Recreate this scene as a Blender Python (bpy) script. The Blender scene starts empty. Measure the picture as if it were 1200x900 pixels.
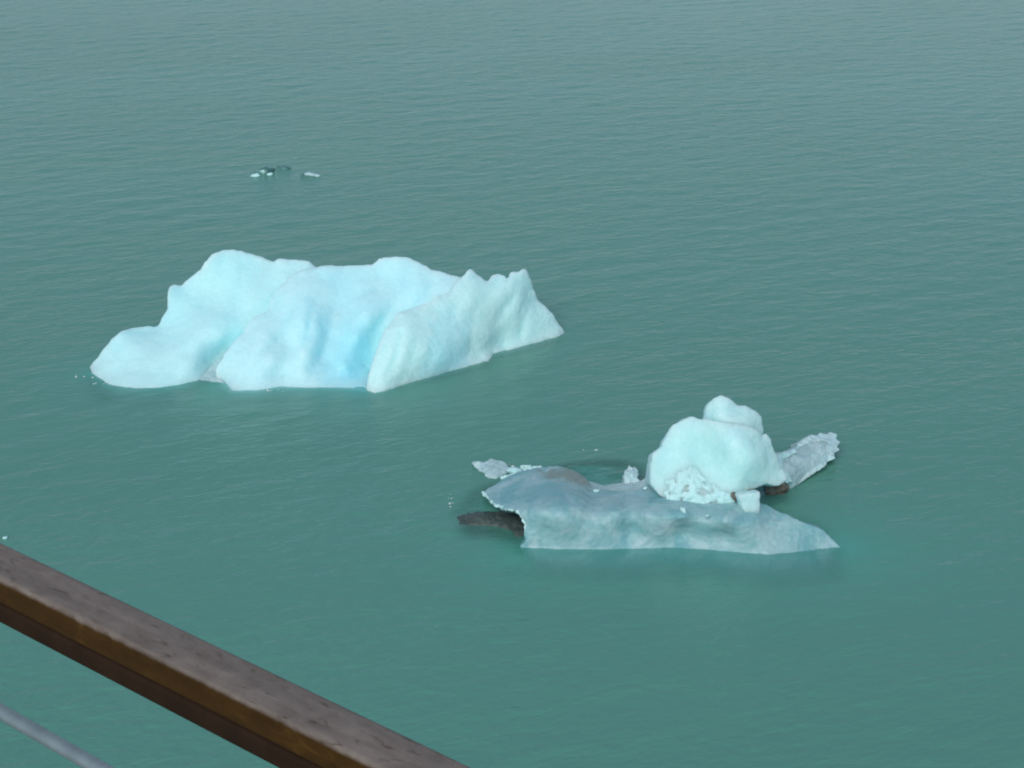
import bpy, bmesh, math, random
import numpy as np
from mathutils import Vector, Matrix, noise
from mathutils.geometry import delaunay_2d_cdt
from mathutils.bvhtree import BVHTree

R = math.radians
random.seed(7)
scene = bpy.context.scene

# ------------------------------------------------------------------ camera
W_, H_ = 1200.0, 900.0            # the photograph's frame, used to measure sight lines
FPX = 1903.0                      # focal length in photograph pixels
PITCH = R(22.5)
CAM_Z = 20.0
cam_data = bpy.data.cameras.new('camera')
cam = bpy.data.objects.new('camera', cam_data)
scene.collection.objects.link(cam)
cam.location = (0, 0, CAM_Z)
cam.rotation_euler = (R(90) - PITCH, 0, 0)
cam_data.sensor_width = 36.0
cam_data.lens = 36.0 * FPX / W_
cam_data.clip_start = 0.05
cam_data.clip_end = 12000
cam_data.dof.use_dof = True
cam_data.dof.focus_distance = 48.0
cam_data.dof.aperture_fstop = 60.0
scene.camera = cam

# ------------------------------------------------------------------ sky and light (overcast)
SUN_EL, SUN_AZ = R(40), R(195)     # azimuth clockwise from +Y: behind the camera, to the left
world = bpy.data.worlds.new('World')
scene.world = world
world.use_nodes = True
wn = world.node_tree
wn.nodes.clear()
sky = wn.nodes.new('ShaderNodeTexSky')
sky.sky_type = 'NISHITA'
sky.sun_disc = False
sky.sun_elevation = SUN_EL
sky.sun_rotation = SUN_AZ
sky.altitude = 0
sky.air_density = 1.0
sky.dust_density = 0.6
sky.ozone_density = 1.0
hs = wn.nodes.new('ShaderNodeHueSaturation')
hs.inputs['Saturation'].default_value = 0.95
hs.inputs['Value'].default_value = 1.0
bg = wn.nodes.new('ShaderNodeBackground')
bg.inputs['Strength'].default_value = 0.072
wo = wn.nodes.new('ShaderNodeOutputWorld')
wn.links.new(sky.outputs[0], hs.inputs['Color'])
wn.links.new(hs.outputs[0], bg.inputs['Color'])
wn.links.new(bg.outputs[0], wo.inputs['Surface'])

sun_data = bpy.data.lights.new('sun', 'SUN')
sun_data.energy = 1.45
sun_data.angle = R(35)
sun_data.color = (1.0, 0.98, 0.94)
sun = bpy.data.objects.new('sun', sun_data)
scene.collection.objects.link(sun)
sd = Vector((math.sin(SUN_AZ) * math.cos(SUN_EL), math.cos(SUN_AZ) * math.cos(SUN_EL), math.sin(SUN_EL)))
sun.rotation_euler = (-sd).to_track_quat('-Z', 'Y').to_euler()

scene.view_settings.view_transform = 'Standard'
scene.view_settings.look = 'None'
scene.view_settings.gamma = 1.0
scene.view_settings.use_curve_mapping = False
scene.view_settings.exposure = 0.52
scene.cycles.max_bounces = 10
scene.cycles.transparent_max_bounces = 12
scene.cycles.use_denoising = True
scene.cycles.filter_width = 2.0

# ------------------------------------------------------------------ measuring helpers
CP, SP = math.cos(PITCH), math.sin(PITCH)
def ray(px, py):
    a, b = px - W_ / 2, H_ / 2 - py
    return Vector((a, b * SP + FPX * CP, b * CP - FPX * SP))
def PZ(px, py, z=0.0):            # the point at height z on that sight line
    d = ray(px, py)
    return Vector((0, 0, CAM_Z)) + d * ((z - CAM_Z) / d.z)
def PY(px, py, y):                # the point at ground distance y
    d = ray(px, py)
    return Vector((0, 0, CAM_Z)) + d * (y / d.y)

# ------------------------------------------------------------------ materials
def new_mat(name):
    m = bpy.data.materials.new(name)
    m.use_nodes = True
    nt = m.node_tree
    nt.nodes.clear()
    return m, nt, nt.nodes, nt.links
def nd(nt, typ, **kw):
    n = nt.nodes.new(typ)
    for k, v in kw.items():
        if k in n.inputs: n.inputs[k].default_value = v
        else: setattr(n, k, v)
    return n
def ramp(nt, stops):
    r = nt.nodes.new('ShaderNodeValToRGB')
    cr = r.color_ramp
    while len(cr.elements) < len(stops): cr.elements.new(0.5)
    for e, (p, c) in zip(cr.elements, stops):
        e.position = p; e.color = (c[0], c[1], c[2], 1) if len(c) == 3 else c
    return r
def noise_tex(nt, vec, scale, detail=4, rough=0.55, dist=0.0):
    n = nd(nt, 'ShaderNodeTexNoise', Scale=scale, Detail=detail, Roughness=rough, Distortion=dist)
    nt.links.new(vec, n.inputs['Vector'])
    return n
def mixc(nt, fac, a, b, mode='MIX'):
    m = nt.nodes.new('ShaderNodeMix'); m.data_type = 'RGBA'; m.blend_type = mode
    for sock, v in ((m.inputs[0], fac), (m.inputs[6], a), (m.inputs[7], b)):
        if hasattr(v, 'is_linked'): nt.links.new(v, sock)
        elif isinstance(v, (int, float)): sock.default_value = v
        else: sock.default_value = (v[0], v[1], v[2], 1)
    return m.outputs[2]
def mapping(nt, src, scale=(1, 1, 1), rot=(0, 0, 0)):
    r = nt.nodes.new('ShaderNodeMapping'); r.inputs['Rotation'].default_value = rot     # turn first, then stretch
    nt.links.new(src, r.inputs['Vector'])
    m = nt.nodes.new('ShaderNodeMapping'); m.inputs['Scale'].default_value = scale
    nt.links.new(r.outputs[0], m.inputs['Vector'])
    return m.outputs[0]

def ice_material(name, white, blue, band_scale=0.35, band=(0.45, 0.7), sss=0.85, rough=0.6,
                 radius=(0.6, 0.72, 0.75), bump=0.12, bump_scale=2.2, tilt=0.5, fine=9.0, lens=None):
    m, nt, N, L = new_mat(name)
    out = N.new('ShaderNodeOutputMaterial'); p = N.new('ShaderNodeBsdfPrincipled')
    L.new(p.outputs[0], out.inputs[0])
    geo = N.new('ShaderNodeNewGeometry')
    v = mapping(nt, geo.outputs['Position'], (1.0, 0.6, 0.28), (0, tilt, 0))
    n1 = noise_tex(nt, v, band_scale, 4, 0.5, 0.6)
    r1 = ramp(nt, [(band[0], (0, 0, 0)), (band[1], (1, 1, 1))]); L.new(n1.outputs[0], r1.inputs[0])
    c = mixc(nt, r1.outputs[0], white, blue)
    for ctr, rad, col in (lens or []):       # seams of dense, bubble-free blue ice
        ds = nd(nt, 'ShaderNodeVectorMath', operation='DISTANCE'); L.new(v, ds.inputs[0])
        rot = Matrix.Rotation(tilt, 3, 'Y'); cc = rot @ Vector(ctr); ds.inputs[1].default_value = (cc.x, cc.y * 0.6, cc.z * 0.28)
        mr = nd(nt, 'ShaderNodeMapRange'); mr.inputs[2].default_value = rad; mr.inputs[3].default_value = 0.55; mr.inputs[4].default_value = -0.45
        L.new(ds.outputs['Value'], mr.inputs[0])
        nz = noise_tex(nt, v, 1.6, 4, 0.55, 0.5)
        ad = nd(nt, 'ShaderNodeMath', operation='ADD'); L.new(mr.outputs[0], ad.inputs[0]); L.new(nz.outputs[0], ad.inputs[1])
        rl = ramp(nt, [(0.35, (0, 0, 0)), (1.0, (1, 1, 1))]); L.new(ad.outputs[0], rl.inputs[0])
        c = mixc(nt, rl.outputs[0], c, col)
    n2 = noise_tex(nt, geo.outputs['Position'], fine, 5, 0.65)
    r2 = ramp(nt, [(0.3, (0.93, 0.94, 0.95)), (0.7, (1.03, 1.03, 1.03))]); L.new(n2.outputs[0], r2.inputs[0])
    c = mixc(nt, 1.0, c, r2.outputs[0], 'MULTIPLY')
    L.new(c, p.inputs['Base Color'])
    p.inputs['Roughness'].default_value = rough
    p.inputs['IOR'].default_value = 1.31
    p.inputs['Subsurface Weight'].default_value = sss
    p.inputs['Subsurface Radius'].default_value = radius
    p.inputs['Subsurface Scale'].default_value = 0.9
    nb = noise_tex(nt, geo.outputs['Position'], bump_scale, 6, 0.6, 0.3)
    b = nd(nt, 'ShaderNodeBump', Strength=bump, Distance=0.12)
    L.new(nb.outputs[0], b.inputs['Height']); L.new(b.outputs[0], p.inputs['Normal'])
    return m

def wet_ice_material(name, clear, frost, dirt=None, lo=0.4, hi=0.66, scale=1.1, rough=0.28, sss=0.35,
                     dirt_lo=0.56, dirt_hi=0.7, dirt_center=None, dirt_r=1.0, trans=0.0):
    m, nt, N, L = new_mat(name)
    out = N.new('ShaderNodeOutputMaterial'); p = N.new('ShaderNodeBsdfPrincipled')
    L.new(p.outputs[0], out.inputs[0])
    geo = N.new('ShaderNodeNewGeometry')
    v = mapping(nt, geo.outputs['Position'], (1, 0.7, 1.3), (0, 0.2, 0.4))
    n1 = noise_tex(nt, v, scale, 7, 0.62, 0.8)
    r1 = ramp(nt, [(lo, (0, 0, 0)), (hi, (1, 1, 1))]); L.new(n1.outputs[0], r1.inputs[0])
    c = mixc(nt, r1.outputs[0], clear, frost)
    if dirt is not None:
        n3 = noise_tex(nt, geo.outputs['Position'], 2.4, 8, 0.7, 1.0)
        fac = n3.outputs[0]
        if dirt_center is not None:        # silt lies in one patch of the ice
            sub = nd(nt, 'ShaderNodeVectorMath', operation='DISTANCE'); sub.inputs[1].default_value = dirt_center
            L.new(geo.outputs['Position'], sub.inputs[0])
            mr = nd(nt, 'ShaderNodeMapRange'); mr.inputs[1].default_value = 0; mr.inputs[2].default_value = dirt_r
            mr.inputs[3].default_value = 0.30; mr.inputs[4].default_value = -0.35
            L.new(sub.outputs['Value'], mr.inputs[0])
            ad = nd(nt, 'ShaderNodeMath', operation='ADD'); L.new(fac, ad.inputs[0]); L.new(mr.outputs[0], ad.inputs[1])
            fac = ad.outputs[0]
        r3 = ramp(nt, [(dirt_lo, (0, 0, 0)), (dirt_hi, (1, 1, 1))]); L.new(fac, r3.inputs[0])
        c = mixc(nt, r3.outputs[0], c, dirt)
    n4 = noise_tex(nt, geo.outputs['Position'], 11.0, 6, 0.7, 0.4)
    r4 = ramp(nt, [(0.32, (0.90, 0.92, 0.92)), (0.5, (1, 1, 1)), (0.7, (1.06, 1.05, 1.04))]); L.new(n4.outputs[0], r4.inputs[0])
    c = mixc(nt, 1.0, c, r4.outputs[0], 'MULTIPLY')
    L.new(c, p.inputs['Base Color'])
    p.inputs['Roughness'].default_value = rough
    p.inputs['IOR'].default_value = 1.31
    p.inputs['Subsurface Weight'].default_value = sss
    p.inputs['Subsurface Radius'].default_value = (0.2, 0.5, 0.6)
    p.inputs['Subsurface Scale'].default_value = 0.4
    p.inputs['Transmission Weight'].default_value = trans
    nb = noise_tex(nt, geo.outputs['Position'], 5.0, 6, 0.65, 0.3)
    b = nd(nt, 'ShaderNodeBump', Strength=0.35, Distance=0.08)
    L.new(nb.outputs[0], b.inputs['Height']); L.new(b.outputs[0], p.inputs['Normal'])
    return m

MAT = {}
WHITE = (0.80, 0.90, 0.92)
MAT['ice'] = ice_material('glacier_ice', (0.55, 0.88, 0.885), (0.42, 0.83, 0.88))
MAT['ice_block'] = ice_material('blue_glacier_ice', (0.56, 0.88, 0.905), (0.46, 0.84, 0.90), 0.42, (0.48, 0.75),
                                lens=[(PY(408, 425, 48.9), 1.6, (0.36, 0.79, 0.90)), (PY(375, 385, 49.8), 1.2, (0.46, 0.84, 0.90))])
MAT['ice_wedge'] = ice_material('bubbly_ice', (0.58, 0.89, 0.875), (0.47, 0.86, 0.88), 0.3, (0.5, 0.8), tilt=-0.4, lens=[(PY(520, 425, 49.3), 1.6, (0.43, 0.83, 0.89))])
MAT['firn'] = ice_material('white_firn', (0.54, 0.85, 0.84), (0.45, 0.82, 0.83), 0.5, (0.5, 0.85), bump=0.12, bump_scale=4.0)
MAT['rubble'] = ice_material('crumbled_ice', (0.55, 0.84, 0.83), (0.46, 0.80, 0.81), 1.5, (0.5, 0.8), bump=0.5, bump_scale=7.0, sss=0.25, radius=(.1, .15, .18))
SILT_C = PZ(672, 556, 0.7)
MAT['clear'] = wet_ice_material('clear_wet_ice', (0.215, 0.465, 0.495), (0.42, 0.62, 0.64), (0.25, 0.33, 0.30), dirt_center=tuple(SILT_C), dirt_r=2.8, trans=0.12)
MAT['wing'] = wet_ice_material('grey_rotten_ice', (0.40, 0.60, 0.62), (0.58, 0.78, 0.79), (0.33, 0.43, 0.43), scale=2.6, dirt_lo=0.62, dirt_hi=0.8, trans=0.1)
MAT['frost'] = wet_ice_material('frosted_ice', (0.42, 0.62, 0.64), (0.58, 0.79, 0.80), None, scale=3.0, rough=0.45)
MAT['silt'] = wet_ice_material('silty_ice', (0.055, 0.075, 0.07), (0.085, 0.115, 0.105), (0.05, 0.055, 0.045), scale=3.0, sss=0.0, rough=0.45)
MAT['sediment'] = wet_ice_material('brown_sediment', (0.11, 0.10, 0.075), (0.22, 0.22, 0.19), (0.06, 0.05, 0.035), scale=4.0, sss=0.0, rough=0.8)
MAT['shelf'] = wet_ice_material('submerged_ice', (0.13, 0.42, 0.35), (0.24, 0.50, 0.44), (0.12, 0.30, 0.25), scale=1.4, sss=0.0, rough=0.5)
MAT['glass_ice'] = wet_ice_material('glassy_ice', (0.05, 0.16, 0.14), (0.15, 0.32, 0.31), None, scale=2.5, rough=0.12, sss=0.0)
MAT['foam'] = ice_material('foam_white', (0.78, 0.86, 0.86), (0.7, 0.8, 0.8), 2.0, sss=0.0, bump=0.5, bump_scale=12.0)

# water: silty glacial water; light enters and scatters back teal, clearer only where ice lies just beneath
def water_material():
    m, nt, N, L = new_mat('glacial_water')
    out = N.new('ShaderNodeOutputMaterial'); p = N.new('ShaderNodeBsdfPrincipled')
    geo = N.new('ShaderNodeNewGeometry')
    pos = geo.outputs['Position']
    n1 = noise_tex(nt, mapping(nt, pos, (0.5, 1, 1), (0, 0, R(-13))), 0.05, 4, 0.5)
    r1 = ramp(nt, [(0.3, (0.104, 0.286, 0.222)), (0.7, (0.112, 0.308, 0.240))]); L.new(n1.outputs[0], r1.inputs[0])
    sh = N.new('ShaderNodeAttribute'); sh.attribute_name = 'ice_glow'
    f1 = nd(nt, 'ShaderNodeMapRange'); f1.inputs[2].default_value = 0.6; L.new(sh.outputs['Fac'], f1.inputs[0])
    f2 = nd(nt, 'ShaderNodeMapRange'); f2.inputs[1].default_value = 0.6; f2.inputs[2].default_value = 1.0; L.new(sh.outputs['Fac'], f2.inputs[0])
    cc = mixc(nt, f1.outputs[0], r1.outputs[0], (0.095, 0.37, 0.295))
    L.new(mixc(nt, f2.outputs[0], cc, (0.22, 0.56, 0.55)), p.inputs['Base Color'])
    p.inputs['Roughness'].default_value = 0.22
    p.inputs['IOR'].default_value = 1.333
    # wind ripples: short crests lying across the wind
    va = mapping(nt, pos, (0.42, 1.0, 1.0), (0, 0, R(-22)))
    na = noise_tex(nt, va, 2.6, 3, 0.55, 0.4)
    vb = mapping(nt, pos, (0.5, 1.0, 1.0), (0, 0, R(-12)))
    nb = noise_tex(nt, vb, 5.5, 3, 0.55, 0.2)
    gust = noise_tex(nt, mapping(nt, pos, (0.35, 1, 1), (0, 0, R(-10))), 0.12, 3, 0.5)
    rg = ramp(nt, [(0.35, (0.55, 0.55, 0.55)), (0.65, (1, 1, 1))]); L.new(gust.outputs[0], rg.inputs[0])
    calm = N.new('ShaderNodeAttribute'); calm.attribute_name = 'calm'
    inv = nd(nt, 'ShaderNodeMath', operation='SUBTRACT'); inv.inputs[0].default_value = 1.0
    L.new(calm.outputs['Fac'], inv.inputs[1])
    st = nd(nt, 'ShaderNodeMath', operation='MULTIPLY'); L.new(rg.outputs[0], st.inputs[0]); L.new(inv.outputs[0], st.inputs[1])
    mx = nd(nt, 'ShaderNodeMath', operation='MULTIPLY_ADD'); L.new(nb.outputs[0], mx.inputs[0]); mx.inputs[1].default_value = 0.35
    L.new(na.outputs[0], mx.inputs[2])
    b = nd(nt, 'ShaderNodeBump', Distance=0.078)
    L.new(st.outputs[0], b.inputs['Strength'])
    L.new(mx.outputs[0], b.inputs['Height'])
    L.new(b.outputs[0], p.inputs['Normal'])
    tr = nd(nt, 'ShaderNodeBsdfTransparent'); tr.inputs[0].default_value = (0.82, 0.97, 0.96, 1)
    gl = nd(nt, 'ShaderNodeBsdfGlossy', Roughness=0.12); L.new(b.outputs[0], gl.inputs['Normal'])
    fr = nd(nt, 'ShaderNodeFresnel', IOR=1.333); L.new(b.outputs[0], fr.inputs['Normal'])
    see = N.new('ShaderNodeMixShader')
    bf = nd(nt, 'ShaderNodeMath', operation='SUBTRACT'); bf.inputs[0].default_value = 1.0; L.new(geo.outputs['Backfacing'], bf.inputs[1])
    fm = nd(nt, 'ShaderNodeMath', operation='MULTIPLY'); L.new(fr.outputs[0], fm.inputs[0]); L.new(bf.outputs[0], fm.inputs[1])   # light leaves the water freely: it is not bent here
    L.new(fm.outputs[0], see.inputs[0]); L.new(tr.outputs[0], see.inputs[1]); L.new(gl.outputs[0], see.inputs[2])
    at = N.new('ShaderNodeAttribute'); at.attribute_name = 'clarity'
    ms = N.new('ShaderNodeMixShader'); L.new(at.outputs['Fac'], ms.inputs[0]); L.new(p.outputs[0], ms.inputs[1]); L.new(see.outputs[0], ms.inputs[2])
    L.new(ms.outputs[0], out.inputs[0])
    return m
MAT['water'] = water_material()

def wood_material():
    m, nt, N, L = new_mat('weathered_rail_wood')
    out = N.new('ShaderNodeOutputMaterial'); p = N.new('ShaderNodeBsdfPrincipled'); L.new(p.outputs[0], out.inputs[0])
    tc = N.new('ShaderNodeTexCoord'); o = tc.outputs['Object']
    # rail runs along local X
    g = noise_tex(nt, mapping(nt, o, (6, 60, 60)), 1.0, 6, 0.6, 0.5)
    blot = noise_tex(nt, mapping(nt, o, (1, 1.6, 1.6)), 24, 6, 0.65, 0.6)
    speck = noise_tex(nt, mapping(nt, o, (0.55, 1.5, 1)), 70, 4, 0.6, 0.5)
    grey = ramp(nt, [(0.3, (0.165, 0.132, 0.110)), (0.5, (0.20, 0.168, 0.145)), (0.72, (0.24, 0.205, 0.178))]); L.new(blot.outputs[0], grey.inputs[0])
    rs = ramp(nt, [(0.30, (0.5, 0.46, 0.42)), (0.42, (1, 1, 1))]); L.new(speck.outputs[0], rs.inputs[0])
    top = mixc(nt, 1.0, grey.outputs[0], rs.outputs[0], 'MULTIPLY')
    rg = ramp(nt, [(0.35, (0.8, 0.8, 0.8)), (0.65, (1.08, 1.06, 1.04))]); L.new(g.outputs[0], rg.inputs[0])
    top = mixc(nt, 1.0, top, rg.outputs[0], 'MULTIPLY')
    varn = ramp(nt, [(0.3, (0.042, 0.020, 0.005)), (0.58, (0.062, 0.031, 0.007)), (0.78, (0.11, 0.058, 0.012))]); L.new(blot.outputs[0], varn.inputs[0])
    side = mixc(nt, 1.0, varn.outputs[0], rg.outputs[0], 'MULTIPLY')
    # old varnish worn off the flat top: blend over the rounded arris with a ragged line
    sep = N.new('ShaderNodeSeparateXYZ'); L.new(o, sep.inputs[0])
    ragn = nd(nt, 'ShaderNodeMath', operation='MULTIPLY_ADD'); L.new(blot.outputs[0], ragn.inputs[0]); ragn.inputs[1].default_value = 0.006; L.new(sep.outputs['Z'], ragn.inputs[2])
    mr = nd(nt, 'ShaderNodeMapRange'); mr.inputs[1].default_value = -0.003; mr.inputs[2].default_value = 0.001; L.new(ragn.outputs[0], mr.inputs[0])
    c = mixc(nt, mr.outputs[0], side, top)
    L.new(c, p.inputs['Base Color'])
    p.inputs['Roughness'].default_value = 0.5
    p.inputs['Specular IOR Level'].default_value = 0.12
    b = nd(nt, 'ShaderNodeBump', Strength=0.4, Distance=0.004); L.new(blot.outputs[0], b.inputs['Height']); L.new(b.outputs[0], p.inputs['Normal'])
    return m
MAT['wood'] = wood_material()
def simple_mat(name, c1, c2, rough, metal=0.0, scale=20):
    m, nt, N, L = new_mat(name)
    out = N.new('ShaderNodeOutputMaterial'); p = N.new('ShaderNodeBsdfPrincipled'); L.new(p.outputs[0], out.inputs[0])
    tc = N.new('ShaderNodeTexCoord')
    n = noise_tex(nt, tc.outputs['Object'], scale, 5, 0.6)
    r = ramp(nt, [(0.35, c1), (0.65, c2)]); L.new(n.outputs[0], r.inputs[0]); L.new(r.outputs[0], p.inputs['Base Color'])
    p.inputs['Roughness'].default_value = rough; p.inputs['Metallic'].default_value = metal
    p.inputs['Specular IOR Level'].default_value = 0.1 if rough > 0.8 else 0.5
    return m
MAT['rod'] = simple_mat('wet_steel_rod', (0.17, 0.22, 0.24), (0.23, 0.29, 0.31), 0.3, 0.1)
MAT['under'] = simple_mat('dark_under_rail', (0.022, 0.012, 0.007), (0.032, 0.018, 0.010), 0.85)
MAT['paint'] = simple_mat('white_deck_paint', (0.6, 0.62, 0.62), (0.7, 0.72, 0.72), 0.5)
MAT['deck'] = simple_mat('grey_deck', (0.18, 0.17, 0.15), (0.24, 0.22, 0.2), 0.7)

# ------------------------------------------------------------------ mesh helpers
def link(name, me, mat, parent=None, smooth=True):
    o = bpy.data.objects.new(name, me)
    scene.collection.objects.link(o)
    if mat is not None and not me.materials: me.materials.append(mat)
    if parent is not None: o.parent = parent
    if smooth:
        me.polygons.foreach_set('use_smooth', [True] * len(me.polygons))
    return o
def empty(name, loc, label, cat, group=None):
    o = bpy.data.objects.new(name, None)
    scene.collection.objects.link(o); o.location = loc; o.empty_display_size = 0.2
    tag(o, label, cat, group)
    return o
def tag(o, label, cat, group=None):
    o['label'] = label; o['category'] = cat
    if group: o['group'] = group
def tex_clouds(name, size, depth=3):
    t = bpy.data.textures.new(name, 'CLOUDS'); t.noise_scale = size; t.noise_depth = depth
    return t
TEX = {'big': tex_clouds('lumps', 1.3, 2), 'mid': tex_clouds('scallops', 0.45, 3), 'fine': tex_clouds('pits', 0.14, 3)}

def bake(me, voxel, smooth_it, disp):
    """voxel-fuse a rough closed solid, soften it and roughen it; returns the finished mesh"""
    o = bpy.data.objects.new('tmp', me); scene.collection.objects.link(o)
    m = o.modifiers.new('r', 'REMESH'); m.mode = 'VOXEL'; m.voxel_size = voxel
    if smooth_it:
        s = o.modifiers.new('s', 'SMOOTH'); s.factor = 0.5; s.iterations = smooth_it
    for t, amt in disp:
        d = o.modifiers.new('d', 'DISPLACE'); d.texture = TEX[t]; d.strength = amt; d.mid_level = 0.5
        d.texture_coords = 'GLOBAL'
    dg = bpy.context.evaluated_depsgraph_get()
    out = bpy.data.meshes.new_from_object(o.evaluated_get(dg))
    bpy.data.objects.remove(o)
    return out

SUBMERGED = []                       # baked ice meshes (world coordinates) for reading the depth of ice under the water
def shift_origin(me, loc):
    me.transform(Matrix.Translation(-Vector(loc)))

def tps(ctrl, vals, lam=1.0):
    c = np.array(ctrl, dtype=float) / 50.0; n = len(c)
    d = np.hypot(c[:, None, 0] - c[None, :, 0], c[:, None, 1] - c[None, :, 1])
    K = np.where(d > 1e-9, d * d * np.log(np.maximum(d, 1e-9)), 0) + np.eye(n) * lam * 1e-3
    Pm = np.hstack([np.ones((n, 1)), c]); A = np.zeros((n + 3, n + 3)); A[:n, :n] = K; A[:n, n:] = Pm; A[n:, :n] = Pm.T
    w = np.linalg.solve(A, np.concatenate([vals, np.zeros(3)]))
    def f(u, v):
        q = np.hypot(c[:, 0] - u / 50.0, c[:, 1] - v / 50.0)
        k = np.where(q > 1e-9, q * q * np.log(np.maximum(q, 1e-9)), 0)
        return float(k @ w[:n] + w[n] + w[n + 1] * u / 50.0 + w[n + 2] * v / 50.0)
    return f
def inside(poly, u, v):
    r = False; j = len(poly) - 1
    for i in range(len(poly)):
        (x0, y0), (x1, y1) = poly[i], poly[j]
        if (y0 > v) != (y1 > v) and u < (x1 - x0) * (v - y0) / (y1 - y0) + x0: r = not r
        j = i
    return r
def edge_gap(poly, u, v):
    best = 1e9
    for i in range(len(poly)):
        a = Vector(poly[i]); b = Vector(poly[(i + 1) % len(poly)]); p = Vector((u, v))
        t = max(0, min(1, (p - a).dot(b - a) / max((b - a).length_squared, 1e-9)))
        best = min(best, (a + (b - a) * t - p).length)
    return best
FIELDS = {}
def fill(outline, water, interior, step, key=None, flute=None):
    """more front points on the smooth surface through the given ones"""
    allp = outline + water + interior
    f = tps([(a, b) for a, b, _ in allp], np.array([p.y for _, _, p in allp]))
    if key: FIELDS[key] = f
    poly = [(a, b) for a, b, _ in outline + water]
    us = [p[0] for p in poly]; vs = [p[1] for p in poly]
    out = []; k = 0
    for v in np.arange(min(vs), max(vs), step):
        k += 1
        for u in np.arange(min(us) + (k % 2) * step / 2, max(us), step):
            if inside(poly, u, v) and edge_gap(poly, u, v) > step * 0.7:
                y = f(u, v)
                if flute:          # melt flutes running down the face
                    am, per, lean = flute
                    q = (u + lean * v) / per + 0.6 * noise.noise(Vector((u / 60, v / 60, 3.1)))
                    w = abs(math.sin(math.pi * q)) ** 0.7 - 0.6
                    y -= am * w * (0.5 + noise.noise(Vector((u / 45, v / 70, 9.0)))) * min(1, edge_gap(poly, u, v) / 18)
                out.append((float(u), float(v), PY(u, v, y)))
    return out

def relief(outline, water, interior, thick=1.0, drop=0.55, skirt=(0.0, -0.5, -1.3), zmin=-1.4, bulge=0.7, step=6.0, key=None, flute=None):
    """Closed solid. outline: the upper edge, list of (u, v, point); water: waterline points that continue
    below the surface; interior: points of the front. u, v only give the triangulation its neighbourhood."""
    if step:
        rj = random.Random(len(outline) * 31 + len(interior))
        def ragged(lst):
            out_ = []
            for (a, b) in zip(lst, lst[1:]):
                L_ = math.hypot(b[0] - a[0], b[1] - a[1]); out_.append(a)
                k_ = int(L_ // 5)
                for t in range(1, k_ + 1):
                    q = t / (k_ + 1)
                    nx_, ny_ = -(b[1] - a[1]) / L_, (b[0] - a[0]) / L_
                    bow = (0.03 * L_ * 4 * q * (1 - q)) * (1 if ny_ >= 0 else 1) * -1 * bow_sign
                    d_ = rj.gauss(0, 0.35) + bow
                    u_, v_ = a[0] + (b[0] - a[0]) * q + nx_ * d_, a[1] + (b[1] - a[1]) * q + ny_ * d_
                    out_.append((u_, v_, PY(u_, v_, a[2].y + (b[2].y - a[2].y) * q)))
            return out_ + [lst[-1]]
        ar = sum(p[0] * q[1] - q[0] * p[1] for p, q in zip(outline + water, (outline + water)[1:] + (outline + water)[:1]))
        bow_sign = 1 if ar > 0 else -1          # bow every edge a little outwards
        outline = ragged(outline + ([] if water else outline[:1]))
        if not water: outline = outline[:-1]
        w2 = []
        for a, b in zip(water, water[1:]):
            k_ = max(1, int(math.hypot(b[0] - a[0], b[1] - a[1]) // 6))
            for t in range(k_):
                q = t / k_; w2.append((a[0] + (b[0] - a[0]) * q, a[1] + (b[1] - a[1]) * q + (rj.gauss(0, .5) if t else 0), a[2].lerp(b[2], q)))
        water = w2 + water[-1:]
        interior = fill(outline, water, interior, step, key, flute)
    uv, pts, edges = [], [], []
    def add(u, v, p): uv.append(Vector((u, v))); pts.append(Vector(p)); return len(uv) - 1
    loop = [add(u, -v, p) for u, v, p in outline]
    for u, v, p in water:
        loop.append(add(u, -(v + 22), Vector(p) + Vector(skirt)))
    wl = [add(u, -v, p) for u, v, p in water]
    ins = [add(u, -v, p) for u, v, p in interior]
    es = [(loop[i], loop[(i + 1) % len(loop)]) for i in range(len(loop))]
    v2, e2, f2, ov, oe, of = delaunay_2d_cdt(uv, es, [], 1, 1e-4)
    front = []
    for k, srcs in enumerate(ov):
        front.append(pts[srcs[0]].copy() if srcs else None)
    for k, p in enumerate(front):
        if p is None:
            best = min(range(len(uv)), key=lambda i: (uv[i] - v2[k]).length); front[k] = pts[best].copy()
    n = len(front)
    ymax = max(p.y for p in front)
    back = []
    for p in front:
        yb = ymax + thick * 0.5 + bulge * (ymax - p.y)
        yb = max(yb - 0.0, p.y + thick * 0.5)
        zb = max(p.z - (yb - p.y) * drop, min(zmin, p.z - 0.05))
        back.append(Vector((p.x, yb, zb)))
    verts = front + back
    faces = [tuple(f) for f in f2]
    cnt = {}
    for f in faces:
        for i in range(len(f)):
            a, b = f[i], f[(i + 1) % len(f)]
            cnt[(a, b)] = cnt.get((a, b), 0) + 1
    allf = list(faces) + [tuple(i + n for i in reversed(f)) for f in faces]
    for (a, b) in cnt:
        if (b, a) not in cnt:
            allf.append((b, a, a + n, b + n))
    me = bpy.data.meshes.new('solid')
    me.from_pydata([tuple(v) for v in verts], [], allf)
    bm = bmesh.new(); bm.from_mesh(me); bmesh.ops.recalc_face_normals(bm, faces=bm.faces); bm.to_mesh(me); bm.free()
    return me

def Yp(lst): return [(a, b, PY(a, b, c)) for a, b, c in lst]
def Zp(lst): return [(a, b, PZ(a, b, c)) for a, b, c in lst]
def Wp(lst): return [(a, b, PZ(a, b, 0.0)) for a, b in lst]

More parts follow.
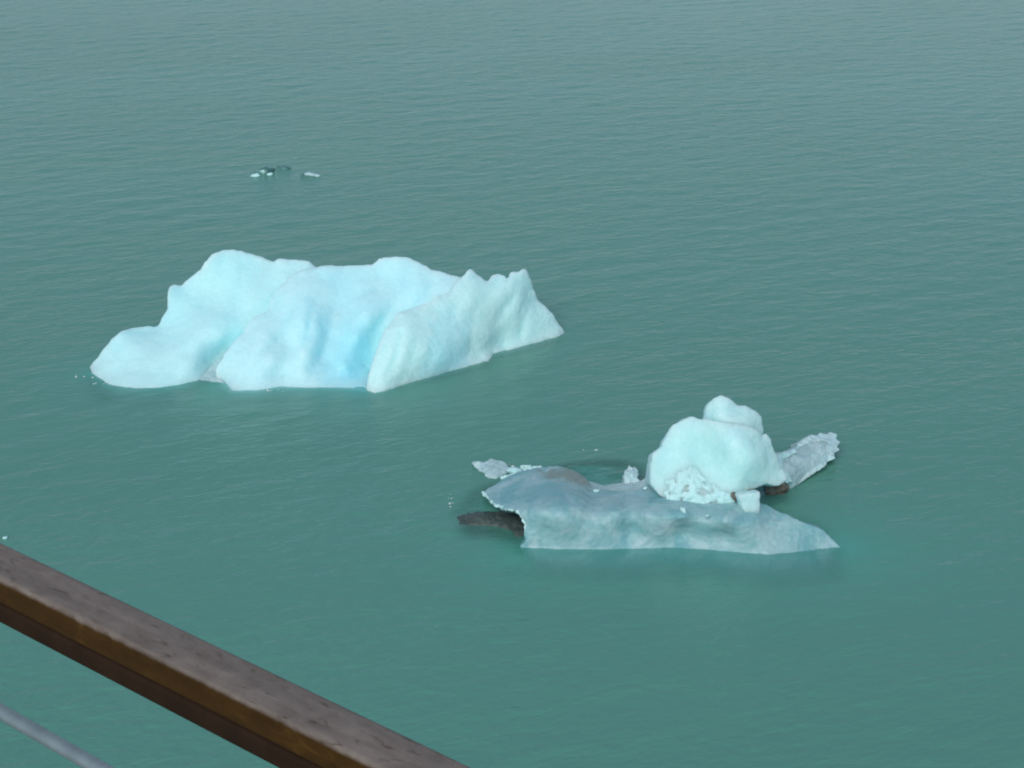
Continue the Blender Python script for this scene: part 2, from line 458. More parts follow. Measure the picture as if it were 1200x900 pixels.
def chunk_mesh(size, seed, voxel=0.05, disp=(('fine', 0.06),), n=14, squash=1.0, smooth_it=2):
    """a broken lump of ice: hull of scattered points, fused and roughened"""
    rnd = random.Random(seed)
    bm = bmesh.new()
    for _ in range(n):
        v = Vector((rnd.gauss(0, 1), rnd.gauss(0, 1), rnd.gauss(0, 1))).normalized() * rnd.uniform(0.75, 1.05)
        bm.verts.new((v.x * size[0], v.y * size[1], v.z * size[2]))
    bmesh.ops.convex_hull(bm, input=bm.verts)
    loose = [v for v in bm.verts if not v.link_faces]
    bmesh.ops.delete(bm, geom=loose, context='VERTS')
    me = bpy.data.meshes.new('hull'); bm.to_mesh(me); bm.free()
    return bake(me, voxel, smooth_it, disp)

# ================================================================== the large iceberg
berg = empty('iceberg', (PZ(380, 440, 0)), 'large pale blue iceberg with ridged jagged top, on its own in the water', 'iceberg')
def berg_part(root, name, me, mat):
    SUBMERGED.append(me.copy())
    shift_origin(me, root.location)
    return link(name, me, mat, root)

A_top = Yp([(104, 431, 49.75), (118, 413, 49.9), (139, 389, 50.2), (152, 384, 50.6), (185, 382, 50.9), (195, 362, 51.1),
            (196, 336, 51.5), (203, 332, 51.7), (212, 334, 51.8), (235, 315, 52.0), (249, 297, 52.2), (270, 291, 52.4),
            (290, 297, 52.5), (321, 308, 52.5), (327, 303, 52.5), (358, 305, 52.6), (369, 313, 52.6), (384, 322, 52.4),
            (375, 360, 51.5), (330, 400, 50.8), (305, 418, 50.6)])
A_wat = Wp([(287, 424), (266, 428), (250, 435), (234, 446), (212, 451), (190, 454), (160, 455), (128, 451), (108, 438)])
A_in = Yp([(160, 402, 49.8), (150, 425, 49.1), (195, 425, 48.9), (225, 398, 49.6), (180, 440, 48.5), (228, 428, 48.9),
           (214, 352, 51.25), (232, 362, 51.0), (212, 380, 50.5), (262, 330, 51.75), (290, 325, 51.85), (300, 350, 51.2), (268, 365, 50.8),
           (305, 372, 50.9), (285, 392, 50.4), (258, 395, 49.9), (330, 325, 52.0), (335, 345, 51.7), (250, 345, 51.5), (262, 416, 50.1), (248, 430, 49.6)])
B_top = Yp([(252, 434, 48.75), (258, 424, 48.9), (268, 408, 49.2), (286, 389, 49.75), (294, 376, 50.1), (315, 364, 50.5), (319, 348, 51.0),
            (330, 335, 51.4), (348, 320, 51.8), (368, 315, 52.0), (400, 310, 52.15), (436, 311, 52.2), (444, 303, 52.3), (455, 301, 52.3),
            (480, 302, 52.35), (495, 309, 52.3), (506, 317, 52.2), (536, 324, 52.1), (562, 332, 51.8), (562, 380, 50.9), (505, 428, 49.5)])
B_wat = Wp([(470, 452), (448, 458), (430, 457), (412, 455), (395, 454), (375, 454), (350, 454), (325, 454), (300, 458), (272, 458), (262, 446)])
B_in = Yp([(292, 412, 48.85), (285, 435, 48.35), (310, 392, 49.4), (322, 425, 48.55), (330, 378, 50.0), (338, 405, 49.4), (335, 440, 48.5),
           (352, 362, 50.3), (365, 380, 49.75), (355, 410, 48.9), (352, 435, 48.4), (340, 345, 50.9), (372, 340, 51.1),
           (388, 395, 49.92), (382, 425, 49.1), (400, 365, 50.7), (412, 340, 51.4),
           (418, 395, 49.55), (405, 430, 48.6), (432, 365, 50.3), (412, 440, 48.65), (395, 440, 48.45),
           (430, 425, 49.6), (440, 400, 50.2), (455, 370, 50.7), (485, 350, 51.2), (450, 325, 51.9), (480, 322, 51.9), (520, 340, 51.5), (435, 445, 48.75)])
C_top = Yp([(429, 458, 47.75), (434, 436, 48.05), (442, 410, 48.65), (453, 384, 49.35), (463, 369, 49.9), (490, 358, 50.35), (503, 353, 50.5),
            (528, 341, 51.1), (540, 326, 51.6), (551, 315, 51.9), (562, 322, 52.0), (572, 329, 52.0), (576, 322, 52.3), (584, 320, 52.4), (592, 322, 52.4),
            (595, 328, 52.3), (598, 319, 52.6), (608, 319, 52.7), (615, 315, 52.8), (621, 325, 52.9), (624, 339, 53.0), (630, 352, 53.0),
            (645, 366, 53.0), (655, 380, 53.0), (663, 391, 52.95)])
C_wat = Wp([(655, 394), (620, 404), (578, 415), (572, 424), (540, 432), (505, 442), (470, 452), (450, 459), (438, 461)])
C_in = Yp([(448, 430, 48.1), (460, 400, 48.8), (475, 375, 49.5), (480, 425, 48.5), (500, 395, 49.3), (520, 370, 50.3), (520, 420, 49.2), (545, 345, 51.1),
           (550, 395, 50.35), (570, 370, 51.2), (560, 418, 50.4), (585, 345, 51.8), (600, 380, 51.8), (612, 345, 52.4), (622, 375, 52.3), (590, 405, 51.5), (575, 395, 51.0)])
me = bake(relief(A_top, A_wat, A_in, thick=1.6, skirt=(0, -0.5, -0.6), step=4.0, flute=(0.12, 46, 0.5)), 0.055, 3, (('big', 0.12), ('mid', 0.06), ('fine', 0.02)))
berg_part(berg, 'ice_lobe', me, MAT['ice'])
me = bake(relief(B_top, B_wat, B_in, thick=1.8, skirt=(0, -0.5, -0.5), step=4.0, flute=(0.18, 38, 0.55)), 0.05, 2, (('big', 0.12), ('mid', 0.06), ('fine', 0.02)))
berg_part(berg, 'ice_block', me, MAT['ice_block'])
me = bake(relief(C_top, C_wat, C_in, thick=1.2, skirt=(0, 0.25, -0.6), step=4.0, flute=(0.16, 30, 0.35)), 0.042, 1, (('big', 0.10), ('mid', 0.07), ('fine', 0.03)))
berg_part(berg, 'ice_wedge', me, MAT['ice_wedge'])

L_top = Zp([(274, 405, .5), (272, 419, .3), (266, 430, .2), (262, 440, .08), (262, 449, .0), (244, 450, -.06), (233, 447, -.02), (240, 437, .12), (252, 424, .3)])
L_in = Zp([(256, 432, .2), (246, 441, .1)])
me = bake(relief(L_top, [], L_in, thick=0.6, drop=0.5, zmin=-0.6, bulge=0.0, step=0), 0.035, 2, (('fine', 0.06),))
berg_part(berg, 'wet_ledge', me, MAT['wing'])

# ================================================================== the small iceberg
berg2 = empty('iceberg', (PZ(770, 610, 0)), 'smaller iceberg: white knob on a clear grey blue slab, in front', 'iceberg')
S_top = Zp([(609, 641, 0.02), (616, 633, 0.2), (614, 624, 0.38), (618, 614, 0.56), (611, 605, 0.72), (606, 599, 0.80), (590, 597, 0.66), (577, 589, 0.55), (565, 577, 0.45),
            (580, 568, 0.5), (600, 557, 0.55), (622, 549, 0.62), (645, 546, 0.66), (666, 549, 0.62), (684, 559, 0.5), (697, 573, 0.55),
            (725, 577, 0.7), (765, 574, 0.8), (810, 574, 0.8), (860, 578, 0.8), (892, 589, 0.85), (915, 600, 0.72), (945, 613, 0.55),
            (962, 619, 0.42), (974, 630, 0.2), (984, 640, 0.03)])
S_wat = Wp([(980, 641), (952, 644), (925, 647), (900, 650), (870, 648), (830, 644), (780, 642), (720, 643), (660, 643), (625, 642)])
S_in = Zp([(590, 582, 0.62), (620, 575, 0.85), (650, 565, 0.9), (680, 580, 0.95), (630, 600, 0.95), (660, 600, 1.0), (640, 620, 0.5), (690, 615, 0.6),
           (720, 595, 0.95), (760, 600, 0.95), (740, 618, 0.45), (800, 605, 0.95), (800, 620, 0.4), (850, 612, 0.85), (850, 625, 0.4),
           (885, 605, 0.85), (900, 620, 0.5), (930, 622, 0.4), (950, 632, 0.2)])
me = bake(relief(S_top, S_wat, S_in, thick=0.5, drop=0.6, bulge=0.15, skirt=(0, -0.95, -0.55), step=6.0), 0.032, 6, (('big', 0.08), ('mid', 0.05), ('fine', 0.035)))
berg_part(berg2, 'clear_ice_slab', me, MAT['clear'])

Kb_top = Yp([(822, 500, 39.6), (828, 476, 39.6), (836, 467, 39.6), (845, 463, 39.6), (856, 468, 39.6), (864, 475, 39.6), (874, 475, 39.6), (884, 480, 39.6),
             (892, 488, 39.6), (894, 505, 39.5), (893, 520, 39.4), (880, 540, 39.0), (840, 540, 39.0), (824, 520, 39.3)])
Kb_in = Yp([(845, 485, 39.2), (865, 490, 39.1), (880, 500, 39.15), (850, 510, 39.0)])
me = bake(relief(Kb_top, [], Kb_in, thick=0.7, drop=0.5, zmin=0.5, step=5.0), 0.03, 3, (('mid', 0.08), ('fine', 0.02)))
berg_part(berg2, 'ice_knob', me, MAT['firn'])
Kf_top = Yp([(762, 548, 38.8), (765, 532, 38.9), (775, 524, 39.0), (780, 512, 39.1), (789, 498, 39.2), (800, 492, 39.25), (812, 488, 39.25), (822, 491, 39.25),
             (838, 494, 39.0), (855, 495, 38.95), (872, 497, 38.95), (886, 503, 39.0), (893, 512, 39.05), (898, 508, 39.15), (903, 514, 39.15), (908, 530, 39.1),
             (916, 548, 39.05), (924, 562, 38.95), (912, 569, 38.75), (898, 567, 38.6), (880, 574, 38.45), (862, 590, 38.1), (845, 600, 37.95), (815, 598, 37.95),
             (790, 588, 38.1), (772, 580, 38.3), (763, 568, 38.5)])
Kf_in = Yp([(785, 530, 38.8), (780, 560, 38.45), (800, 515, 38.95), (805, 545, 38.55), (815, 570, 38.2), (824, 505, 39.1), (829, 522, 39.0), (833, 538, 38.85), (840, 520, 38.75), (848, 520, 38.55), (846, 548, 38.45), (842, 560, 38.4),
            (865, 515, 38.45), (870, 545, 38.2), (890, 530, 38.55), (895, 552, 38.55), (840, 575, 38.15), (865, 565, 38.25)])
me = bake(relief(Kf_top, [], Kf_in, thick=0.8, drop=0.5, zmin=0.4, step=5.0, key='knob'), 0.03, 3, (('mid', 0.07), ('fine', 0.025)))
berg_part(berg2, 'ice_knob', me, MAT['firn'])

# crumbled ice at the foot of the knob: one heap of small lumps
def lump_heap(spots, seed, mat, name, root, voxel=0.03, disp=(('mid', 0.16), ('fine', 0.10))):
    rnd = random.Random(seed)
    bm = bmesh.new()
    for c, r in spots:
        mtx = Matrix.Translation(c) @ Matrix.Rotation(rnd.uniform(0, 3), 4, 'Z') @ Matrix.Rotation(rnd.uniform(-.5, .5), 4, 'X') @ Matrix.Diagonal((r * rnd.uniform(.8, 1.3), r * rnd.uniform(.8, 1.2), r * rnd.uniform(.7, 1.1), 1))
        bmesh.ops.create_icosphere(bm, subdivisions=2, radius=1.0, matrix=mtx)
    me = bpy.data.meshes.new('heap'); bm.to_mesh(me); bm.free()
    me = bake(me, voxel, 3, disp)
    shift_origin(me, root.location)
    return link(name, me, mat, root)
rnd = random.Random(3)
spots = []
heap_poly = [(778, 580), (780, 566), (795, 556), (812, 548), (826, 558), (838, 570), (850, 575), (858, 588), (868, 598), (858, 603), (840, 604), (826, 606), (808, 598), (790, 590)]
while len(spots) < 210:
    u, v = rnd.uniform(770, 872), rnd.uniform(538, 608)
    if inside(heap_poly, u, v):
        r = rnd.uniform(.05, .12) * (1.25 if v > 575 else 1.0)
        spots.append((PY(u, v, FIELDS['knob'](u, min(v, 597)) + r * 0.65), r))
o = lump_heap(spots, 5, MAT['rubble'], 'crumbled_ice', berg2, 0.03, (('mid', 0.16), ('fine', 0.12)))
o['kind'] = 'stuff'
# brown sediment melting out between the knob and the slab
lump_heap([(PY(866, 581, 38.42), .24), (PY(856, 581, 38.30), .2), (PY(876, 577, 38.55), .22)], 6, MAT['sediment'], 'sediment', berg2, 0.025, (('mid', 0.22), ('fine', 0.12)))
lump_heap([(PZ(902, 573, .12), .22), (PZ(915, 571, .15), .24), (PZ(908, 566, .3), .2)], 8, MAT['sediment'], 'sediment', berg2, 0.025, (('mid', 0.22), ('fine', 0.12)))

# grey ragged wing
Wg_top = Zp([(905, 532, .95), (918, 530, .8), (926, 527, .75), (935, 521, .72), (943, 515, .75), (951, 511, .75), (957, 512, .7), (962, 508, .7), (968, 510, .66), (973, 507, .66), (980, 510, .6), (979, 515, .53), (984, 518, .5),
             (980, 523, .45), (983, 527, .4), (977, 531, .35), (978, 537, .3), (969, 541, .24), (966, 547, .2), (955, 553, .12), (944, 561, .06), (932, 570, .02), (922, 574, .0), (908, 572, .02), (900, 555, .5)])
Wg_in = Zp([(920, 550, .6), (940, 535, .6), (960, 522, .6), (970, 528, .5), (930, 562, .25), (950, 545, .35), (915, 562, .4)])
me = bake(relief(Wg_top, [], Wg_in, thick=0.1, drop=0.55, zmin=-0.5, bulge=0.0, step=5.0), 0.022, 1, (('mid', 0.04), ('fine', 0.04)))
berg_part(berg2, 'ice_wing', me, MAT['wing'])
Rm_top = Zp([(934, 520, .76), (943, 514, .79), (950, 510, .79), (957, 511, .74), (962, 507, .74), (968, 509, .70), (973, 506, .70), (981, 509, .63), (980, 514, .57), (985, 518, .53),
             (981, 523, .48), (984, 527, .43), (978, 531, .38), (979, 537, .33), (970, 541, .27), (967, 547, .23), (955, 554, .15), (944, 562, .08), (936, 568, .04), (938, 562, .12), (950, 551, .25),
             (961, 543, .34), (964, 536, .42), (970, 530, .48), (967, 524, .55), (971, 518, .60), (963, 516, .66), (955, 518, .68), (946, 520, .72), (938, 524, .72)])
me = bake(relief(Rm_top, [], [], thick=0.12, drop=0.55, zmin=-0.5, bulge=0.0, step=0), 0.018, 1, (('fine', 0.06),))
berg_part(berg2, 'frosted_rim', me, MAT['frost'])
me = bake(relief(Zp([(905, 540, .9), (911, 533, .9), (920, 530, .84), (931, 526, .78), (935, 530, .72), (926, 534, .74), (918, 538, .76), (917, 548, .7), (924, 556, .56), (929, 565, .32), (922, 566, .34), (913, 556, .6), (906, 550, .78)]),
                 [], [], thick=0.14, drop=0.55, zmin=-0.5, bulge=0.0, step=0), 0.018, 1, (('fine', 0.07),))
berg_part(berg2, 'frosted_rim', me, MAT['rubble'])
spots = []
for line in ([(566, 577, .46), (572, 584, .50), (580, 591, .56), (592, 597, .66), (606, 599, .79), (612, 605, .71), (616, 614, .55), (616, 624, .38)],
             [(588, 560, .45), (600, 556, .55), (622, 549, .62), (634, 547, .64)]):
    for a, b in zip(line, line[1:]):
        m_ = max(3, int(math.hypot(b[0] - a[0], b[1] - a[1]) / 0.8))
        for t in range(m_):
            u, v, z = [a[i] + (b[i] - a[i]) * t / m_ for i in range(3)]
            spots.append((PZ(u + .6 + rnd.gauss(0, .4), v + rnd.gauss(0, .3), z - .03), rnd.choice((.02, .03, .03, .045, .06))))
o = lump_heap(spots, 13, MAT['rubble'], 'frosted_rim', berg2, 0.016, (('fine', 0.05),)); o['kind'] = 'stuff'

# small upright fin behind the slab and the pale plate at its far end
F_top = Zp([(733, 551, .42), (738, 544, .5), (742, 548, .44), (745, 546, .46), (748, 555, .36), (747, 562, .3), (756, 568, .25), (752, 579, .0), (718, 579, -.05), (724, 573, .08), (730, 566, .18), (731, 558, .3)])
F_in = Zp([(740, 555, .42), (738, 567, .18)])
me = bake(relief(F_top, [], F_in, thick=0.25, drop=0.6, zmin=-0.5, bulge=0.0, step=0), 0.02, 1, (('mid', 0.1), ('fine', 0.12),))
berg_part(berg2, 'ice_fin', me, MAT['frost'])
me = bake(relief(Zp([(680, 562, .45), (694, 565, .32), (708, 570, .22), (722, 566, .2), (742, 565, .3), (766, 560, .5), (768, 580, .75), (730, 584, .7), (696, 582, .62)]), [], [],
                 thick=0.5, drop=0.6, zmin=-0.5, bulge=0.0, step=0), 0.025, 2, (('mid', 0.08), ('fine', 0.07)))
berg_part(berg2, 'wet_ledge', me, MAT['wing'])
Pl_top = Zp([(553, 543, .12), (560, 541, .2), (568, 542, .16), (574, 538, .2), (584, 540, .18), (594, 543, .14), (598, 551, .08), (590, 556, .02), (582, 561, .0), (572, 561, -.02), (566, 554, .06), (560, 550, .08)])
Pl_in = Zp([(575, 549, .15), (586, 549, .12)])
me = bake(relief(Pl_top, [], Pl_in, thick=0.2, drop=0.55, zmin=-0.5, bulge=0.0, step=4.0), 0.02, 1, (('mid', 0.08), ('fine', 0.07),))
berg_part(berg2, 'ice_plate', me, MAT['wing'])

# submerged shelf: green ice just under the surface behind the slab
def shelf_mesh(outline, z_in, z_edge, depth, seed, voxel=0.06, disp=(('mid', 0.12),)):
    bm = bmesh.new()
    c = Vector((0, 0, 0))
    pts = [PZ(a, b, 0) for a, b in outline]
    for p in pts: c += p
    c /= len(pts)
    def ring(s, z): return [bm.verts.new((c.x + (p.x - c.x) * s, c.y + (p.y - c.y) * s, z)) for p in pts]
    rs = [ring(0.55, z_in), ring(0.85, z_in * 0.6 + z_edge * 0.4), ring(1.0, z_edge), ring(0.9, z_edge - depth)]
    n = len(pts)
    for a, b in zip(rs, rs[1:]):
        for i in range(n): bm.faces.new((a[i], a[(i + 1) % n], b[(i + 1) % n], b[i]))
    t = bm.faces.new(rs[0]); bt = bm.faces.new(list(reversed(rs[-1])))
    bmesh.ops.triangulate(bm, faces=[t, bt]); bmesh.ops.recalc_face_normals(bm, faces=bm.faces)
    me = bpy.data.meshes.new('shelf'); bm.to_mesh(me); bm.free()
    return bake(me, voxel, 4, disp)
me = shelf_mesh([(528, 586), (540, 572), (556, 558), (590, 552), (640, 535), (690, 526), (735, 525), (760, 535), (770, 560), (765, 585), (700, 595), (620, 600), (570, 600), (540, 597)],
                -0.09, -0.42, 0.5, 1)
berg_part(berg2, 'submerged_shelf', me, MAT['shelf'])
# dark silt-laden foot poking out at the left of the slab
me = shelf_mesh([(532, 606), (545, 600), (570, 598), (600, 597), (625, 600), (628, 622), (608, 630), (600, 622), (575, 617), (545, 617), (534, 614)], 0.10, -0.04, 0.5, 2, 0.03, (('mid', 0.14), ('fine', 0.05)))
berg_part(berg2, 'silty_foot', me, MAT['silt'])

# ------------------------------------------------------------------ loose ice
def chunk(name, mat, size, loc, label, cat, seed, group=None, rotz=0.0, voxel=0.03, disp=(('fine', 0.05),), n=14, smooth_it=1):
    me = chunk_mesh(size, seed, voxel, disp, n, smooth_it=smooth_it)
    o = link(name, me, mat); o.location = loc; o.rotation_euler = (0, 0, rotz)
    tag(o, label, cat, group)
    return o
# block of ice resting on the slab
bm = bmesh.new(); bmesh.ops.create_cube(bm, size=1.0)
for v in bm.verts:
    s = 0.74 if v.co.z < 0 else 1.08
    v.co = Vector((v.co.x * 0.54 * s, v.co.y * 0.46 * s, v.co.z * 0.60))
me = bpy.data.meshes.new('block'); bm.to_mesh(me); bm.free()
me = bake(me, 0.025, 6, (('mid', 0.10), ('fine', 0.04)))
o = link('ice_chunk', me, MAT['firn']); o.location = PY(877, 590, 37.75); o.rotation_euler = (R(-18), R(-5), R(14))
tag(o, 'small white cube shaped ice chunk resting on the clear slab, below the white knob', 'ice chunk')
G = 'ice pieces on and round the smaller iceberg'
chunk('ice_chunk', MAT['rubble'], (.13, .12, .2), PZ(800, 600, .97), 'small white ice chunk lying on the slab under the left foot of the knob', 'ice chunk', 4, G, .3)
chunk('ice_chunk', MAT['rubble'], (.10, .08, .06), PZ(829, 605, .93), 'tiny white ice crumb on the slab just below the heap of crumbled ice', 'ice chunk', 5, G, .8)
chunk('ice_chunk', MAT['rubble'], (.16, .09, .07), PZ(699, 575, .66), 'tiny white ice piece at the right end of the grey dome', 'ice chunk', 6, G, .1)
chunk('ice_chunk', MAT['rubble'], (.12, .08, .07), PZ(756, 572, .88), 'tiny white ice piece between the fin and the knob', 'ice chunk', 7, G, 1.0)
chunk('ice_chunk', MAT['rubble'], (.10, .06, .05), PZ(555, 542, .0), 'tiny bright ice piece afloat off the tip of the pale plate', 'ice chunk', 8, G, .4)
chunk('ice_chunk', MAT['rubble'], (.30, .16, .16), PZ(602, 553, .12), 'white ice lump afloat between the pale plate and the grey dome', 'ice chunk', 9, G, .2)
chunk('ice_chunk', MAT['rubble'], (.24, .13, .14), PZ(618, 549, .15), 'white ice lump frozen to the back edge of the grey dome', 'ice chunk', 17, G, -.2)
chunk('ice_chunk', MAT['rubble'], (.12, .09, .10), PZ(591, 559, .12), 'small white ice lump in front of the pale plate', 'ice chunk', 18, G, .6)
chunk('ice_chunk', MAT['rubble'], (.09, .07, .06), PZ(699, 527, .0), 'tiny white ice piece behind the dome over the green shelf', 'ice chunk', 10, G, .2)
# far growlers
far = empty('growler', PZ(315, 204, 0), 'low dark green growler with white crests, far off at the upper left', 'ice chunk', 'two growlers beyond the large iceberg')
def far_part(name, size, px, py, z, seed, mat, rz=0):
    me = chunk_mesh(size, seed, 0.05, (('fine', 0.08),), 16, smooth_it=1)
    me.transform(Matrix.Translation(PZ(px, py, z) - far.location) @ Matrix.Rotation(rz, 4, 'Z'))
    return link(name, me, mat, far)
far_part('clear_ice', (.80, .50, .24), 312, 202, 0.03, 21, MAT['glass_ice'], .3)
far_part('clear_ice', (.58, .32, .13), 330, 197, 0.03, 22, MAT['glass_ice'], .3)
far_part('white_ice', (.30, .18, .14), 300, 206, 0.02, 23, MAT['rubble'], .1)
far_part('white_ice', (.16, .12, .16), 308, 201, 0.12, 24, MAT['rubble'], .1)
far_part('white_ice', (.22, .14, .12), 317, 204, 0.06, 25, MAT['rubble'], .5)
far = empty('growler', PZ(364, 205, 0), 'low white growler with a dark left end, beside the dark green one', 'ice chunk', 'two growlers beyond the large iceberg')
far_part('clear_ice', (.22, .22, .12), 355, 205, 0.02, 26, MAT['glass_ice'], .3)
far_part('white_ice', (.42, .25, .17), 364, 205, 0.04, 27, MAT['wing'], .0)
far_part('white_ice', (.22, .15, .08), 371, 206, 0.04, 28, MAT['rubble'], .0)
chunk('ice_chunk', MAT['rubble'], (.14, .1, .06), PZ(6, 630, .01), 'tiny white ice piece afloat just above the wooden handrail at the left edge', 'ice chunk', 31)

# ================================================================== water
def axis(lo, hi, step, far_lo, far_hi, g=1.28):
    a = list(np.arange(lo, hi + 1e-6, step))
    s = step; x = hi; up = []
    while x < far_hi: s *= g; x += s; up.append(x)
    s = step; x = lo; dn = []
    while x > far_lo: s *= g; x -= s; dn.append(x)
    return np.array(dn[::-1] + a + up)
xs = axis(-44, 44, 0.16, -3500, 3500)
ys = axis(25, 128, 0.16, -3500, 3500)
X, Y = np.meshgrid(xs, ys)
rng = np.random.default_rng(4)
Zs = np.zeros_like(X)
near = np.clip(1 - (np.maximum(np.abs(X) - 44, 0) + np.maximum(np.abs(Y - 76) - 52, 0)) / 30, 0, 1)
for k in range(46):
    lam = 0.6 * (2.4 / 0.6) ** rng.random()
    th = R(90 + 20) + rng.normal(0, 0.40)
    kk = 2 * math.pi / lam
    amp = 0.0011 * lam ** 0.6 * rng.uniform(0.5, 1.2)
    ph = rng.uniform(0, 6.28)
    s = np.sin(kk * (X * math.cos(th) + Y * math.sin(th)) + ph)
    Zs += amp * (s + 0.25 * (s * s - 0.5))
# calm water close round the ice
def dist_to(pts):
    d = np.full_like(X, 1e9)
    for p in pts: d = np.minimum(d, np.hypot(X - p[0], Y - p[1]))
    return d
foot = [p for _, _, p in A_wat + B_wat + C_wat + S_wat]
calm = np.clip(1 - dist_to(foot) / 2.6, 0, 1) ** 1.2 * 0.7
def dense(pts, n=9):
    ps = [Vector(p) for _, _, p in pts]
    return [a.lerp(b, t / n) for a, b in zip(ps, ps[1:]) for t in range(n)] + [ps[-1]]
dS, dB, dA = dist_to(dense(S_wat)), dist_to(dense(B_wat[1:])), dist_to(dense(A_wat[4:]))
ice_glow = np.maximum.reduce([0.42 * np.exp(-dS / 2.2) + 0.35 * np.exp(-dS / 0.5), 0.40 * np.exp(-dB / 1.2) + 0.6 * np.exp(-dB / 0.25), 0.25 * np.exp(-dA / 1.0) + 0.6 * np.exp(-dA / 0.2)])  # glow of submerged ice put into the water colour, by distance from the waterline
Zs *= near * (1 - 0.6 * calm)
# depth of ice below each water point
bverts, bfaces = [], []
for me in SUBMERGED:
    nv = len(me.vertices); co = np.empty(nv * 3, dtype=np.float32); me.vertices.foreach_get('co', co)
    off = len(bverts); bverts.extend(map(tuple, co.reshape(-1, 3)))
    bfaces.extend(tuple(i + off for i in p.vertices) for p in me.polygons)
    bpy.data.meshes.remove(me)
tree = BVHTree.FromPolygons(bverts, bfaces)
clar = np.zeros_like(X)
box = (X > -16) & (X < 13) & (Y > 33) & (Y < 56)
dn = Vector((0, 0.85, -0.5)).normalized()
for j, i in np.argwhere(box):
    hit = tree.ray_cast(Vector((X[j, i], Y[j, i], 0.0)), dn, 3.0)
    if hit[0] is not None:
        clar[j, i] = 0.92 * math.exp(-hit[3] / 0.6)
d_all = np.minimum(dist_to(dense(B_wat)), dist_to(dense(A_wat[4:])))
clar *= np.where(d_all < 0.7, 0.45, 1.0)          # more opaque here, to hide the dark line of the shaded submerged flank
raw = clar > 0
keep = raw.copy()
keep[1:-1, 1:-1] = raw[1:-1, 1:-1] & raw[:-2, 1:-1] & raw[2:, 1:-1] & raw[1:-1, :-2] & raw[1:-1, 2:]
for _ in range(2):
    clar[1:-1, 1:-1] = (clar[1:-1, 1:-1] * 2 + clar[:-2, 1:-1] + clar[2:, 1:-1] + clar[1:-1, :-2] + clar[1:-1, 2:]) / 6
clar *= keep
for _ in range(3):
    clar[1:-1, 1:-1] = (clar[1:-1, 1:-1] * 2 + clar[:-2, 1:-1] + clar[2:, 1:-1] + clar[1:-1, :-2] + clar[1:-1, 2:]) / 6
ny, nx = X.shape
me = bpy.data.meshes.new('water')
co = np.stack([X, Y, Zs], -1).reshape(-1, 3)
idx = np.arange(nx * ny).reshape(ny, nx)
quads = np.stack([idx[:-1, :-1], idx[:-1, 1:], idx[1:, 1:], idx[1:, :-1]], -1).reshape(-1, 4)
me.vertices.add(len(co)); me.vertices.foreach_set('co', co.astype(np.float32).ravel())
me.loops.add(quads.size); me.loops.foreach_set('vertex_index', quads.ravel().astype(np.int32))
me.polygons.add(len(quads)); me.polygons.foreach_set('loop_start', (np.arange(len(quads)) * 4).astype(np.int32))
me.polygons.foreach_set('loop_total', np.full(len(quads), 4, dtype=np.int32))
me.update(calc_edges=True)
for nm, arr in (('clarity', clar), ('calm', calm), ('ice_glow', ice_glow)):
    at = me.attributes.new(nm, 'FLOAT', 'POINT'); at.data.foreach_set('value', arr.astype(np.float32).ravel())
water = link('water', me, MAT['water']); water['kind'] = 'structure'
# murk: where sight passes through clear water and misses the ice it ends in the silty depth
deep_mat = simple_mat('silty_depth', (0.104, 0.286, 0.222), (0.112, 0.308, 0.240), 0.9, 0, 0.3)
bm = bmesh.new(); bmesh.ops.create_grid(bm, x_segments=8, y_segments=8, size=60, matrix=Matrix.Translation((0, 60, -1.5)))
me = bpy.data.meshes.new('deep_water'); bm.to_mesh(me); bm.free()
o = link('deep_water', me, deep_mat); o['kind'] = 'structure'

# foam where the swell laps the ice
bm = bmesh.new()
rnd = random.Random(11)
def foam_at(px, py, n, sx, sy, r):
    for _ in range(n):
        c = PZ(px + rnd.gauss(0, sx), py + rnd.gauss(0, sy), 0.005)
        q = r * rnd.uniform(.25, .9)
        bmesh.ops.create_icosphere(bm, subdivisions=1, radius=1, matrix=Matrix.Translation(c) @ Matrix.Rotation(rnd.uniform(0, 3), 4, 'Z') @ Matrix.Diagonal((q * 1.6, q, q * .35, 1)))
for a in [(98, 441, 6, 7, 1.2, .05), (124, 449, 10, 8, 1.2, .05), (312, 457, 8, 8, .8, .05), (528, 587, 8, 1.2, 3.5, .04), (702, 528, 5, 10, 1.2, .035), (602, 550, 12, 7, 2.5, .06)]:
    foam_at(*a)
me = bpy.data.meshes.new('foam'); bm.to_mesh(me); bm.free()
o = link('foam', me, MAT['foam']); o['kind'] = 'stuff'; tag(o, 'small flecks of white foam lapping the edges of the ice', 'foam')

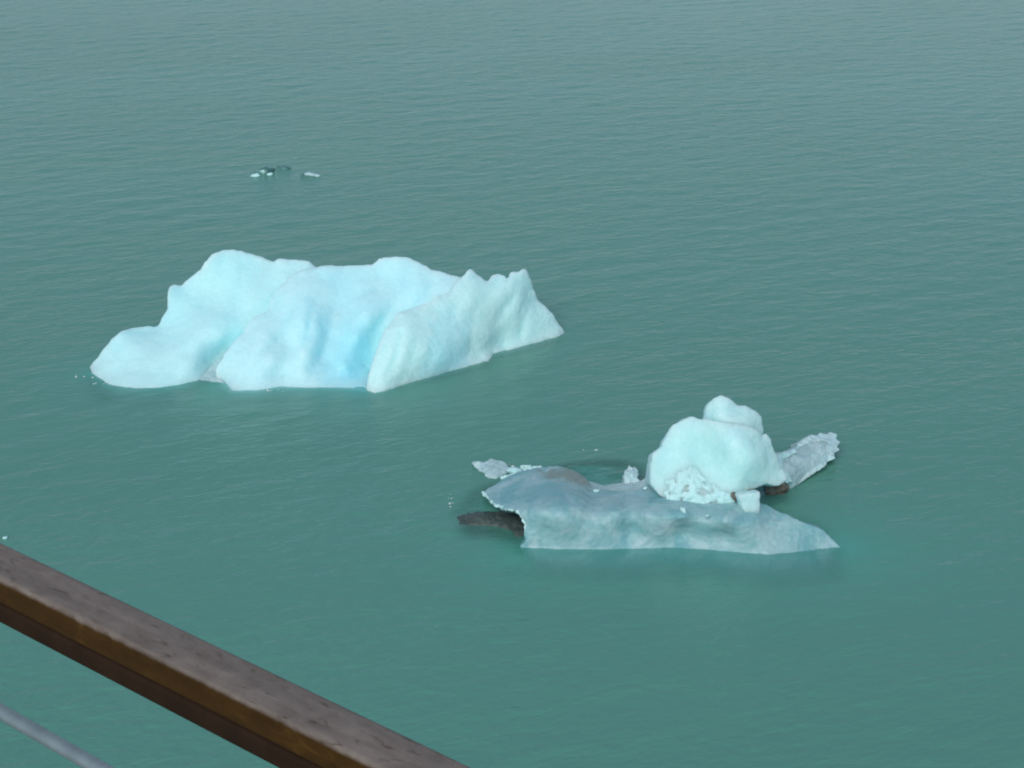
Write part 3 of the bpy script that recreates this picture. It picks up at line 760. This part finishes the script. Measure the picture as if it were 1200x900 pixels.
# ================================================================== the ship's railing
HR = 0.90                                   # handrail top below the lens
zt = CAM_Z - HR
a = PZ(0, 638, zt); b = PZ(548, 900, zt); c0 = PZ(0, 685, zt); c1 = PZ(435, 900, zt)
dirv = (b - a).normalized()
perp = Vector((dirv.y, -dirv.x, 0))
if perp.dot(Vector((0, 0, 0)) - Vector((a.x, a.y, 0))) < 0: perp = -perp    # towards the ship
wid = (c0 - a).dot(perp)
mid = (a + b) / 2 + perp * (wid / 2)
print('RAIL width', wid, 'dist', (mid - Vector((0, 0, CAM_Z))).length, 'w2', (c1 - b).dot(perp))
rail = empty('ship_railing', (mid.x, mid.y, zt - 1.05), 'wet wooden handrail with a thin steel rod below it, crossing the lower left corner', 'railing')
ang = math.atan2(dirv.y, dirv.x)
def along(name, prof, length, mat, off=(0, 0), shift=0.0, seg=60):
    """prof: closed (y, z) section; the piece runs along its own X"""
    bm = bmesh.new(); rings = []
    for i in range(seg + 1):
        x = -length / 2 + length * i / seg + shift
        rings.append([bm.verts.new((x, y, z)) for y, z in prof])
    n = len(prof)
    for p, q in zip(rings, rings[1:]):
        for i in range(n): bm.faces.new((p[i], q[i], q[(i + 1) % n], p[(i + 1) % n]))
    bm.faces.new(rings[0]); bm.faces.new(list(reversed(rings[-1])))
    bmesh.ops.recalc_face_normals(bm, faces=bm.faces)
    me = bpy.data.meshes.new(name); bm.to_mesh(me); bm.free()
    o = link(name, me, mat, rail)
    o.location = Vector((0, 0, 1.05)) + Vector((-math.sin(ang), math.cos(ang), 0)) * off[0] + Vector((0, 0, off[1]))
    o.rotation_euler = (0, 0, ang)
    return o
side_s = 1.0 if Vector((-math.sin(ang), math.cos(ang), 0)).dot(perp) > 0 else -1.0   # local +Y towards the ship?
hw, th_, rr = wid / 2, 0.045, 0.008
def rounded(hw, top, bot, r, k=5):
    pts = []
    for cx, cz, a0 in ((hw - r, top - r, 0), (-hw + r, top - r, 90), (-hw + r, bot + r, 180), (hw - r, bot + r, 270)):
        for i in range(k + 1):
            t = R(a0 + 90 * i / k); pts.append((cx + r * math.cos(t), cz + r * math.sin(t)))
    return pts
OUT = -0.007 * side_s
hand = along('handrail', rounded(hw, 0.0, -0.037, rr), 5.0, MAT['wood'], off=(OUT, 0))
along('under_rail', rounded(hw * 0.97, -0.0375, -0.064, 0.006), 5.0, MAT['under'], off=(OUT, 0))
# steel rod below
rod_r = 0.009
zr = None
for dz in np.arange(0.05, 0.9, 0.002):      # height at which the rod's sight line falls under the handrail
    q = PZ(60, 868, zt - dz)
    s = (q - mid).dot(perp)
    if s < wid * 0.1: zr = dz; break
print('ROD drop', zr)
circ = [(rod_r * math.cos(2 * math.pi * i / 14), rod_r * math.sin(2 * math.pi * i / 14)) for i in range(14)]
q = PZ(60, 868, zt - zr)
along('steel_rod', circ, 5.0, MAT['rod'], off=((q - mid).dot(perp) * side_s, -zr))
for sx in (-2.2, 1.6):
    o = along('stanchion', rounded(0.02, 0, 0, 0.02, 6) if False else [(0.022 * math.cos(2 * math.pi * i / 16), 0.022 * math.sin(2 * math.pi * i / 16)) for i in range(16)], 1.0, MAT['paint'], seg=2)
    o.rotation_euler = (0, R(90), 0)
    o.location = Vector((0, 0, 0.5)) + dirv * sx
bm = bmesh.new(); bmesh.ops.create_cube(bm, size=1.0, matrix=Matrix.Diagonal((6, 2.4, 0.2, 1)))
me = bpy.data.meshes.new('ship_deck'); bm.to_mesh(me); bm.free()
dk = link('ship_deck', me, MAT['deck'], smooth=False); dk['kind'] = 'structure'
dk.location = Vector((mid.x, mid.y, zt - 1.05 - 0.1)) + perp * 1.1; dk.rotation_euler = (0, 0, ang)
